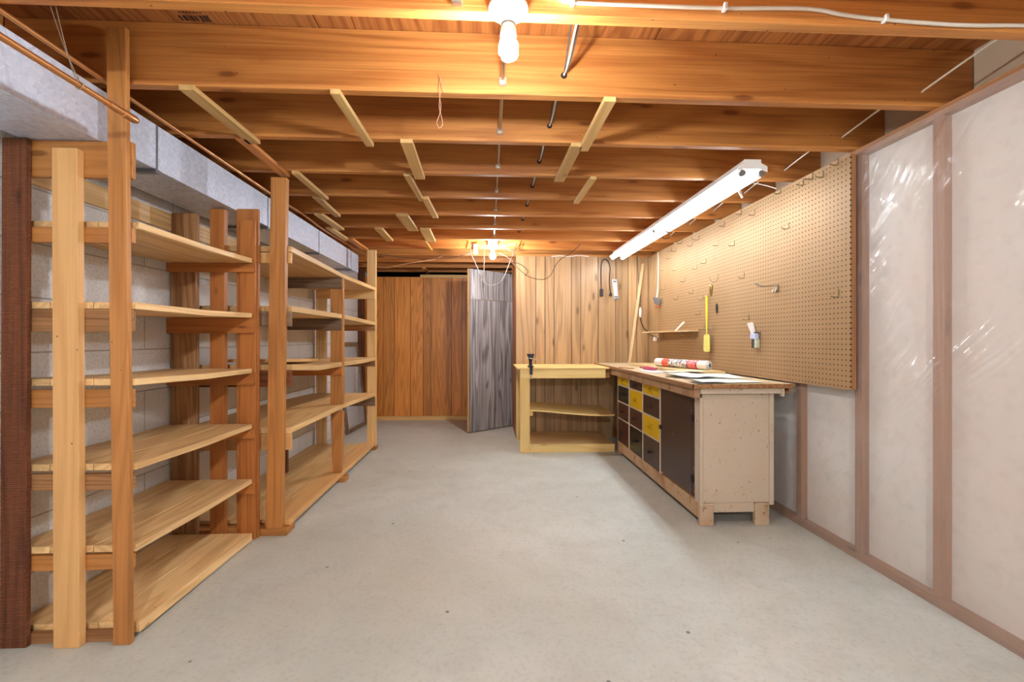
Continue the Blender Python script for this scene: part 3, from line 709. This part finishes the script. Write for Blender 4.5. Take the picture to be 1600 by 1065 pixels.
for x, z in ((1.277,.105),(1.652,.11),(1.632,.07)):
    MB().lathe((x, 2.6195, z), [(.0055,0),(.0055,.003),(.003,.005)], 12, Matrix.Rotation(R(90), 3, 'X')).build('leg_bolt', M_ZINC, wb, smooth=True)
XF = 1.245
fr = MB()
rows = [.750, .668, .511, .352, .135]
ycols = [(3.995, 4.305), (3.632, 3.948), (3.262, 3.597)]
fr.box(XF+.001, XF+.02, 4.307, 4.33, .129, .7565); fr.box(XF+.001, XF+.02, 3.951, 3.992, .129, .7565); fr.box(XF+.001, XF+.02, 3.600, 3.629, .129, .7565)
fr.box(XF+.001, XF+.02, 3.226, 3.259, .129, .7565); fr.box(XF+.001, XF+.02, 2.690, 3.226, .7525, .7565); fr.box(XF+.001, XF+.02, 2.6415, 2.690, .129, .7565)
for (a, b_) in ycols:
    for z in rows[1:-1]: fr.box(XF+.001, XF+.02, a-.003, b_+.002, z-.006, z+.006)
    fr.box(XF+.001, XF+.02, a-.003, b_+.002, .7505, .7565)
fr.build('face_frame', M_CREAM, wb)
cols = [[M_YEL, M_BLACK, M_BROWN, M_BROWN], [M_BROWN, M_YEL, M_BROWN, M_BLACK], [M_YEL, M_DBROWN, M_YEL, M_DBROWN]]
RX = Matrix.Rotation(R(-90), 3, 'Y')
for ci, (a, b_) in enumerate(ycols):
    for ri in range(4):
        z1, z0 = rows[ri]-(.007 if ri else .002), rows[ri+1]+(.007 if ri < 3 else .0)
        dm = MB(); dm.box(XF-.002, XF+.018, a, b_, z0, z1); dm.box(XF+.0182, XF+.3, a+.01, b_-.01, z0+.012, z1-.02)
        mt = cols[ci][ri]; o = dm.build('drawer', mt, wb, .002)
        o['label'] = {'yellow_paint': 'yellow drawer', 'black_paint': 'black drawer', 'brown_paint': 'brown drawer', 'dark_brown_paint': 'dark brown drawer'}[mt.name]
        yc, zc = (a+b_)/2, (z0+z1)/2
        h = MB(); h.lathe((XF-.002, yc, zc), [(.007,0),(.006,.004),(.0045,.012),(.010,.018),(.011,.023),(.006,.027)], 16, RX)
        if mt is M_YEL:
            for an in (35, 145): h.mbox(Matrix.Translation((XF-.0035, yc, zc)) @ Matrix.Rotation(R(an), 4, 'X'), .0012, .035, .004)
        else:
            h.tube([(XF-.018, yc-.032, zc), (XF-.02, yc, zc+.004), (XF-.018, yc+.032, zc)], [.005,.0035,.005], 8)
            for q in (-1, 1): h.tube([(XF-.002, yc+q*.028, zc), (XF-.018, yc+q*.028, zc)], .0035, 8)
        h.build('drawer_handle', plain('handle_yellow', '#b8930c', .4) if mt is M_YEL else M_IRON, o, smooth=True)
dr = MB().box(XF-.003, XF+.016, 2.722, 3.222, .152, .7515).build('cabinet_door', M_DBROWN, wb, .002)
m = MB(); m.box(XF-.001, XF+.016, 2.692, 2.718, .16, .7515); m.build('hinge_strip', M_BROWN, wb, .001)
for z in (.25, .62): 
    m = MB(); m.box(XF-.0065, XF-.0035, 2.700, 2.735, z-.02, z+.02); m.tube([(XF-.007, 2.716, z-.022), (XF-.007, 2.716, z+.022)], .0035, 8); m.build('hinge', M_IRON, dr)
m = MB(); m.box(XF-.012, XF-.0035, 3.205, 3.235, .455, .485); m.build('latch', M_IRON, dr, .001)

# ================================================================ PEGBOARD
pb = thing('pegboard', (1.80, 3.4, .85), 'large brown pegboard covering the wall above the long workbench', 'pegboard')
MB().box(1.793, 1.800, 2.166, 4.708, .848, 2.022).build('board', M_PEG, pb)
for y in (2.168, 3.0, 3.84, 4.66):
    MB().box(1.801, 1.826, y, y+.045, .85, 2.02).build('furring_strip', W('stud',2), pb, BV)
# hooks
HK = [(2.246,2.012),(2.348,1.985),(2.429,2.003),(2.501,1.996),(2.705,2.012),(2.978,1.954),(3.139,2.003),(2.631,1.779),(3.368,1.975),(3.92,1.94),(3.467,1.85),(3.232,1.801),(4.136,2.009),(4.253,1.957),(4.376,1.981),(4.405,1.915),(3.664,1.744),(3.827,1.722),(4.253,1.773),(4.581,1.824),(3.102,1.549),(4.065,1.645),(3.9,1.521),(4.524,1.625),(4.219,1.497),(3.716,1.45),(3.627,1.455),(3.768,1.328),(4.581,1.5),(3.699,1.201),(3.66,1.2),(3.553,1.2),(3.517,1.199),(3.045,1.254),(2.242,1.336)]
def ordinal(n): return {1: 'nearest', 2: 'second', 3: 'third'}.get(n, '%dth' % n if n % 10 > 3 or n in (11, 12, 13) or n % 10 == 0 else {1: '%dst', 2: '%dnd', 3: '%drd'}[n % 10] % n)
hk0 = None
for i, (y, z) in enumerate(sorted(HK)):
    z -= .018
    if hk0 is None:
        m = MB(); px = 1.7912
        m.tube(bez([(px, y, z+.038), (px-.001, y, z+.008), (px-.007, y, z), (px-.035, y, z+.001), (px-.043, y, z+.006)], 4), .0033, 6)
        hk0 = m.build('peg_hook', M_ZINC, smooth=True, base=(px, y, z)); o = hk0
    else:
        o = hk0.copy(); COL.objects.link(o); o.location = (1.7912, y, z)
    tag(o, 'small metal pegboard hook, %s counting along the board from its right edge' % ordinal(i+1), 'hook', 'metal hooks on the pegboard')
m = MB(); m.tube(bez([(1.7905,3.786,1.985),(1.785,3.786,1.952),(1.765,3.786,1.945),(1.735,3.786,1.948),(1.725,3.786,1.972)], 5), .0028, 6)
tag(m.build('curved_hook', M_ZINC, smooth=True), 'U-shaped metal tool hook near the top edge of the pegboard', 'hook')
m = MB(); m.tube(bez([(1.7905,3.467,1.61),(1.787,3.467,1.57),(1.765,3.467,1.55),(1.735,3.467,1.555),(1.722,3.467,1.585)], 5), .0026, 6)
tag(m.build('curved_hook', M_ZINC, smooth=True), 'U-shaped metal hook holding the small brass tool on the pegboard', 'hook')
# double-arm hook
t = thing('double_hook', (1.79, 2.75, 1.40), 'double-armed metal tool hook sticking out of the middle of the pegboard', 'hook')
for q in (-.012, .012): MB().tube(bez([(1.788,2.74+q,1.435),(1.74,2.745+q,1.43),(1.69,2.75+q,1.432),(1.662,2.752+q,1.45)], 5), .0028, 6).build('arm', M_METAL, t, smooth=True)
m = MB(); m.box(1.783, 1.7925, 2.722, 2.765, 1.405, 1.44); m.build('plate', M_ZINC, t, .002)
m = MB(); m.tube([(1.782,2.73,1.41),(1.775,2.73,1.395)], .004, 8); m.tube([(1.782,2.757,1.41),(1.775,2.757,1.395)], .004, 8); m.build('peg', M_METAL, t, smooth=True)
# wire dangling from a hook
wirething('hanging_wire', bez([(1.755,3.467,1.86),(1.75,3.467,1.80),(1.758,3.467,1.76),(1.75,3.467,1.73),(1.768,3.467,1.72),(1.775,3.467,1.74)], 3), .0014, M_WIRE, 'thin bent wire dangling from a hook in the upper middle of the pegboard', 'wire', smooth=0)
# fly swatter
t = thing('fly_swatter', (1.765, 3.56, 1.0), 'yellow plastic fly swatter hanging by its handle on the pegboard', 'fly swatter')
MY = plain('yellow_plastic', '#e3cf3f', .4)
MB().tube([(1.768,3.602,1.452),(1.767,3.60,1.30),(1.765,3.596,1.142)], [.010,.009,.0045], 8).build('handle', MY, t, smooth=True)
m = MB(); S_ = [(.035,1.0),(.048,1.006),(.052,1.02),(.047,1.12),(.041,1.136),(.010,1.142)]
pts_ = [(1.762, 3.594-a, z) for a, z in S_]+[(1.762, 3.594+a, z) for a, z in reversed(S_)]
n_ = len(pts_); m.add(pts_+[(x+.004, y, z) for x, y, z in pts_], [tuple(range(n_)), tuple(reversed(range(n_, 2*n_)))]+[(k, (k+1) % n_, n_+(k+1) % n_, n_+k) for k in range(n_)])
m.build('paddle', plain('pale_yellow_plastic', '#e2da78', .45, 0, .5, 120, .5, '#bdb04a'), t)
# little brass tool and black tool
t = thing('brass_plumb_tool', (1.74, 3.483, 1.44), 'small brass tapered tool hanging from the U-shaped hook', 'tool')
MB().lathe((1.74, 3.475, 0), [(.004,1.437),(.009,1.45),(.014,1.49),(.016,1.515),(.011,1.527),(.004,1.532)], 14).build('body', plain('brass', '#a98a55', .3, .9), t, smooth=True)
MB().tube([(1.74,3.475,1.532),(1.742,3.47,1.553)], .002, 6).build('ring', M_METAL, t, smooth=True)
m = MB(); m.tube([(1.785,3.473,1.302),(1.7848,3.475,1.33),(1.7848,3.476,1.36),(1.785,3.476,1.382)], [.004,.0085,.0085,.004], 8)
tag(m.build('black_tool', plain('teal_black', '#1c2e2c', .4), smooth=True), 'tiny black handled tool hanging flat below the brass tool', 'tool')
# putty tool in its packaging
t = thing('packaged_scraper', (1.775, 2.97, 1.045), 'scraper with white head, blue sleeve and dark lower handle hanging on pegboard', 'scraper')
m = MB(); m.hexa([(1.775,2.985,1.125),(1.775,2.945,1.115),(1.79,2.945,1.115),(1.79,2.985,1.125)],[(1.770,3.035,1.21),(1.770,2.985,1.215),(1.79,2.985,1.215),(1.79,3.035,1.21)]); m.build('head', plain('dirty_white', '#d9cfc9', .4), t, .003)
MB().box(1.764,1.79, 2.925,2.985, 1.103,1.1385).build('sleeve', plain('pale_blue_plastic', '#b8c0de', .3), t, .003)
MB().box(1.768,1.79, 2.946,2.975, 1.042,1.1025).build('handle', plain('dark_grip', '#3a3634', .5), t, .003)
MB().box(1.770,1.79, 2.918,2.9455, 1.044,1.1025).build('label_card', plain('pale_card', '#c5c8b4', .5, 0, .6, 60, 0, '#6c8a50'), t, .001)
MB().tube([(1.785,2.90,1.142),(1.775,2.94,1.148),(1.78,2.98,1.142)], .004, 8).build('blade_pin', M_IRON, t, smooth=True)
# pegboard shelf with brackets
t = thing('peg_shelf', (1.70, 4.2, 1.16), 'narrow thin wooden shelf on wire brackets at the left end of the pegboard', 'shelf')
m = MB(); m.hexa([(1.60,4.68,1.168),(1.70,3.79,1.168),(1.789,3.79,1.168),(1.789,4.70,1.168)],[(1.60,4.68,1.178),(1.70,3.79,1.178),(1.789,3.79,1.178),(1.789,4.70,1.178)],.7); m.build('board', W('stick',1), t, .001)
for y in (3.86, 4.6): MB().tube([(1.786,y,1.165),(1.786,y,1.105),(1.775,y,1.102),(1.66,y,1.145),(1.655,y,1.165),(1.786,y,1.1655)], .003, 6).build('wire_bracket', M_METAL, t, smooth=True)
# light paint-stick standing on that shelf
m = MB(); m.hexa([(1.735,4.16,1.1785),(1.735,4.13,1.1785),(1.738,4.13,1.1785),(1.738,4.16,1.1785)],[(1.772,4.06,1.262),(1.772,4.025,1.255),(1.775,4.025,1.255),(1.775,4.06,1.262)])
tag(m.build('putty_knife', plain('ivory_plastic', '#ece8dd', .4)), 'small white stick leaning up from the narrow pegboard shelf', 'tool')
# long pale stick leaning in the corner
a, b_ = Vector((1.548, 4.93, .8415)), Vector((1.735, 5.028, 1.95)); dd = (b_-a).normalized()
m = MB(); m.loft([[tuple(c+Vector((sx*.014, sy*.006, 0))) for sx, sy in ((-1,-1),(1,-1),(1,1),(-1,1))] for c in (a, b_)], .8)
tag(m.build('wood_stick', W('stick',2)), 'long pale wooden stick leaning on the back wall corner', 'stick')
# extension cord on the back wall
t = thing('extension_cord', (1.31, 5.03, 1.60), 'short dark extension cord hung in a loop on the panelled back wall', 'cord')
MB().tube(bez([(1.265,5.036,1.665),(1.262,5.036,1.80),(1.268,5.036,1.95),(1.30,5.036,1.998),(1.345,5.036,1.97),(1.365,5.036,1.90),(1.358,5.036,1.80),(1.36,5.036,1.70),(1.372,5.036,1.62)]), .0055, 8).build('cord', plain('dark_brown_cord', '#3b2416', .5), t, smooth=True)
MB().box(1.248,1.284,5.026,5.045,1.582,1.665).build('socket_block', M_BLK, t, .004)
m = MB(); m.box(1.3585,1.382,5.022,5.044,1.585,1.618); m.tube([(1.36,5.03,1.60),(1.342,5.03,1.592)], .003, 6); m.build('plug', M_BLK, t, .003)
# little grey level on the wall
t = thing('small_level', (1.43, 5.045, 1.54), 'slim pale grey metal level hanging on the back wall beside the dark cord', 'level')
def slant(z): return 1.412+(1.78-z)*.10
m = MB(); m.post(slant(1.545)-.026,slant(1.545)+.026,slant(1.775)-.026,slant(1.775)+.026,5.036,5.0485,1.545,1.775); m.build('body', plain('pale_metal', '#c9ccd0', .3, .5), t, .003)
for z0, z1 in ((1.552,1.562),(1.572,1.582),(1.742,1.753),(1.763,1.767)):
    m = MB(); m.post(slant(z0)-.02,slant(z0)+.02,slant(z1)-.02,slant(z1)+.02,5.0335,5.0358,z0,z1); m.build('bar_mark', plain('dark_mark', '#3c4048', .4), t)
# lamp cord with switch
t = thing('lamp_cord', (1.70, 5.03, 1.2), 'grey cord hanging in the corner with a white inline switch', 'cord')
MB().tube(bez([(1.66,5.0,2.03),(1.675,5.03,1.95),(1.685,5.035,1.75),(1.705,5.035,1.6),(1.703,5.03,1.47)]), .005, 8).build('cord', M_CABLEG, t, smooth=True)
MB().lathe((1.704,5.028,0), [(.006,1.345),(.015,1.362),(.016,1.41),(.013,1.44),(.006,1.46)], 14).build('inline_switch', M_WHITE, t, smooth=True)
MB().tube(bez([(1.704,5.028,1.345),(1.712,5.025,1.30),(1.74,5.02,1.235),(1.78,5.01,1.19),(1.785,4.93,1.15),(1.79,4.80,1.125)]), .005, 8).build('cord_end', M_BLK, t, smooth=True)
m = MB(); m.box(1.768,1.7995,4.76,4.80,1.085,1.125)
tag(m.build('outlet_cube', M_WHITE, bevel=.003), 'small white outlet adapter under the left end of the narrow shelf', 'outlet')
# white cords and metal clamp hanging at the left edge of the pegboard
t = thing('clamp_light', (1.77, 4.66, 1.46), 'small metal clip on white cords hanging at the left end of pegboard', 'clip')
for q in (0, .012): MB().tube(bez([(1.79,4.72-q,2.02),(1.785,4.70-q,1.9),(1.775,4.68-q,1.75),(1.76,4.66-q*2,1.62),(1.745,4.65-q*2,1.53)]), .0035, 6).build('cord', M_CABLEW, t, smooth=True)
m = MB(); m.hexa([(1.73,4.66,1.47),(1.775,4.63,1.45),(1.785,4.66,1.46),(1.74,4.69,1.48)],[(1.70,4.65,1.54),(1.775,4.61,1.525),(1.785,4.65,1.52),(1.72,4.69,1.545)]); m.build('metal_shell', plain('brushed_grey', '#a5a8ac', .3, .8), t, .003)
MB().box(1.735,1.765,4.64,4.668,1.43,1.449).build('red_part', plain('orange_red', '#c25a3a', .5), t, .002)
# cables coming out of the joist above the pegboard
t = thing('cable_tangle', (1.5, 2.75, 2.0), 'white cables curling from a joist hole over the pegboard top', 'cable')
MB().tube(bez([(1.50,3.045,2.14),(1.53,2.99,2.13),(1.62,2.95,2.12),(1.66,2.93,2.09),(1.67,2.92,2.035)]), .006, 8).build('cable', M_CABLEW, t, smooth=True)
MB().tube(bez([(1.66,3.045,2.19),(1.66,2.99,2.17),(1.645,2.95,2.12),(1.655,2.93,2.08),(1.67,2.91,2.03)]), .007, 8).build('cable', M_CABLEW, t, smooth=True)
MB().tube(bez([(1.66,2.96,2.16),(1.70,2.9,2.13),(1.74,2.8,2.08),(1.775,2.72,2.03)]), .0025, 6).build('cable', M_CABLEW, t, smooth=True)
wirething('short_wire', [(1.50,3.90,2.06),(1.54,3.88,2.075),(1.56,3.86,2.09)], .004, M_CABLEW, 'short white wire end poking out above the fluorescent light', 'wire')
wirething('curly_wire', [(1.60,4.32,2.075),(1.63,4.30,2.10),(1.66,4.28,2.085),(1.69,4.30,2.07),(1.74,4.29,2.075)], .004, M_BLK, 'short curly dark wire below a joist near the pegboard top left', 'wire')

# ================================================================ THINGS ON THE LONG BENCH
TZ = .8415
def rbox(m, cx, cy, z0, z1, hx, hy, ang, tone=None):
    m.mbox(Matrix.Translation((cx, cy, (z0+z1)/2)) @ Matrix.Rotation(R(ang), 4, 'Z'), hx, hy, (z1-z0)/2, tone)
m = MB(); rbox(m, 1.60, 3.92, TZ, TZ+.02, .148, .60, 3, .8)
tag(m.build('flat_board', paint_worn('yellowish_board', '#d6bd86', '#c9a860', '#a4854a', .4), bevel=.001), 'flat yellowish board on the workbench under the paper roll', 'board')
# roll of printed paper
A, B = Vector((1.505, 3.99, .8975)), Vector((1.70, 3.43, .8995))
ax = (A-B).normalized(); t = bpy.data.objects.new('paper_roll', None); COL.objects.link(t); t.location = (A+B)/2-Vector((0,0,.036)); L2 = (A-B).length/2
tag(t, 'rolled patterned paper in red, white and grey lying on the workbench', 'paper roll')
def mk(name, prof, mat, n=28):
    me = bpy.data.meshes.new(name); vs_ = []; fs_ = []
    for r, y in prof:
        for k in range(n): vs_.append((r*math.cos(2*math.pi*k/n), y, r*math.sin(2*math.pi*k/n)))
    for i in range(len(prof)-1):
        for k in range(n): k2 = (k+1) % n; fs_.append((i*n+k, i*n+k2, (i+1)*n+k2, (i+1)*n+k))
    me.from_pydata(vs_, [], fs_); me.materials.append(mat); me.polygons.foreach_set('use_smooth', [True]*len(fs_))
    o = bpy.data.objects.new(name, me); COL.objects.link(o); o.parent = t
    ang = math.atan2(ax.y, ax.x)-math.pi/2; o.location = (0, 0, .036); o.rotation_euler = (0, 0, ang); return o
mk('outer_sheet', [(.018,-L2+.002),(.026,-L2),(.035,-L2),(.036,-L2+.004),(.036,L2-.004),(.035,L2),(.002,L2)], rollmat())
mk('inner_sheet', [(.012,-L2-.012),(.022,-L2-.012),(.0235,-L2-.010),(.0255,-L2+.05)], plain('silver_paper', '#c8ccd2', .3, .3, .5, 60))
# pink handled scraper
t = thing('scraper', (1.40, 3.65, TZ), 'paint scraper with pink handle and dark metal blade on a white sheet', 'scraper')
hA, hB, bB = Vector((1.305,3.80,TZ+.020)), Vector((1.360,3.61,TZ+.020)), Vector((1.392,3.44,TZ+.014))
MB().tube([hA, hA.lerp(hB,.15), hA.lerp(hB,.6), hA.lerp(hB,.9), hB], [.006,.015,.016,.012,.008], 14).build('handle', plain('pink_plastic', '#b8445c', .35), t, smooth=True)
MB().tube([hA+(hA-hB)*.16, hA], .004, 8).build('hang_tip', M_BLK, t, smooth=True)
d2 = (bB-hB).normalized(); sd = Vector((-d2.y, d2.x, 0))
m = MB(); P = [hB+sd*.006, hB-sd*.006, bB-sd*.03, bB+sd*.03]; m.hexa([p_-Vector((0,0,.001)) for p_ in P], [p_+Vector((0,0,.0012)) for p_ in P]); m.build('blade', plain('blade_steel', '#77736f', .35, .8), t)
# paper sheets
def sheet(cx, cy, hx, hy, ang, z, col, lab, wav=.003, seed=0, name='paper_sheet'):
    m = MB(); n = 10; vs_ = []; rnd = random.Random(seed); ph = rnd.uniform(0, 6)
    ca, sa = math.cos(R(ang)), math.sin(R(ang))
    for k in (0, 1):
        for j in range(n+1):
            for i in range(n+1):
                u, q = -1+2*i/n, -1+2*j/n; zz = z+wav*(1+math.sin(u*3+ph)*math.cos(q*2.4+ph)) + k*.0006
                vs_.append((cx+u*hx*ca-q*hy*sa, cy+u*hx*sa+q*hy*ca, zz))
    N = (n+1)**2; f = []
    for j in range(n):
        for i in range(n): a_ = j*(n+1)+i; f.append((a_, a_+n+1, a_+n+2, a_+1)); f.append((N+a_, N+a_+1, N+a_+n+2, N+a_+n+1))
    m.add(vs_, f, .5); return tag(m.build(name, plain('paper_'+col, col, .6), smooth=True), lab, 'paper')
sheet(1.46, 2.86, .16, .24, 8, TZ+.001, '#dde2d6', 'pale green sheet of paper at the near end of the workbench', .002, 1)
sheet(1.56, 3.05, .13, .20, -14, TZ+.0075, '#ced6cf', 'grey-green sheet of paper nearest the pegboard on the workbench', .002, 2)
sheet(1.36, 3.03, .10, .17, 20, TZ+.0135, '#e6e9e8', 'crumpled whitish sheet near the front edge of the workbench', .004, 3)
sheet(1.44, 3.28, .14, .07, 6, TZ+.023, '#e6e2c4', 'cream strip of paper beside the scraper blade', .002, 4)
sheet(1.315, 3.62, .055, .17, 2, TZ+.001, '#e8e2ea', 'white sheet of paper under the pink scraper', .001, 5)
sheet(1.33, 2.70, .07, .10, -4, TZ+.0075, '#e6e4de', 'small white sheet at the near corner of the workbench', .001, 6)
m = MB(); rbox(m, 1.235, 4.02, TZ, TZ+.006, .012, .10, 20, .2); tag(m.build('thin_strip', W('redwood',1)), 'thin brown wood strip at the front edge of the workbench', 'wood strip')
m = MB(); m.box(1.215, 1.30, 2.568, 2.70, TZ, TZ+.0025); tag(m.build('dark_cloth', plain('dark_patch', '#4a423c', .8)), 'thin dark scrap lying at the near front corner of the workbench', 'scrap')

# ================================================================ WIRES AROUND THE FAR BULB
t = thing('wood_block', (-.13, 4.765, 1.985), 'small pale wood block hung under the ninth joist left of far bulb', 'wood block')
MB().box(-.155, -.109, 4.753, 4.7795, 1.985, 2.098).build('block', W('strap',2), t, BV)
WV = [('loose_wire', [(-.17,4.745,2.097),(-.183,4.745,2.005),(-.138,4.745,1.901),(-.098,4.745,1.809),(-.052,4.745,1.704),(-.006,4.745,1.665),(.053,4.745,1.662),(.145,4.745,1.719),(.224,4.745,1.904),(.296,4.745,2.10)], .0042, M_CABLEG, 'grey cable drooping in a wide loop in front of the open door'),
 ('loose_wire', [(-.072,4.70,2.098),(-.046,4.70,2.02),(-.046,4.70,1.79),(-.066,4.70,1.691)], .004, M_CABLEB, 'dark wire hanging straight down with a bare end beside the far bulb'),
 ('loose_wire', [(.112,4.70,1.992),(.178,4.70,1.96),(.265,4.70,1.908),(.357,4.70,1.862),(.411,4.70,1.803),(.377,4.70,1.756)], .0045, M_CABLEB, 'thick brown cable end bending down right of the far bulb'),
 ('loose_wire', [(.247,4.75,1.903),(.381,4.75,1.783),(.482,4.75,1.737),(.583,4.75,1.731),(.651,4.75,1.772),(.705,4.75,1.873),(.759,4.75,1.941),(.868,4.75,2.009),(.97,4.76,2.10)], .004, M_CABLEB, 'brown cable drooping across the top of the panelled back wall'),
 ('loose_wire', [(-1.12,4.63,1.955),(-.804,4.70,1.931),(-.413,4.70,1.935),(-.25,4.70,1.969),(-.154,4.752,1.997)], .004, M_CABLEB, 'dark cable stretching left from the wood block near the far bulb'),
 ('loose_wire', [(-1.212,5.0,1.884),(-1.095,5.0,1.878),(-.958,5.0,1.907),(-.82,5.0,1.936),(-.6,5.1,1.99),(-.5,5.19,2.06)], .004, plain('pinkish_cable', '#b8855c', .5), 'tan cable sagging beside the far shelf post'),
 ('loose_wire', [(.105,4.66,2.035),(.16,4.68,2.055),(.224,4.70,2.085),(.29,4.74,2.10)], .0055, M_CABLEW, 'short white cable from the far lampholder to a joist'),
 ('loose_wire', [(.18,4.74,2.05),(.25,4.72,2.02),(.34,4.76,2.10)], .004, M_CABLEG, 'short grey wire crossing right of the far lampholder')]
for n_, p_, r_, mt, lab in WV: wirething(n_, p_, r_, mt, lab, 'wire', 'loose wires around the far bulb')
wirething('torn_plastic', [(.70,5.035,2.02),(.80,5.03,2.03),(.9,5.035,2.022),(1.0,5.03,2.035),(1.12,5.035,2.025)], .006, plain('clear_scrap', '#ded6d0', .2), 'torn strip of clear plastic along the top of the back wall', 'plastic scrap')
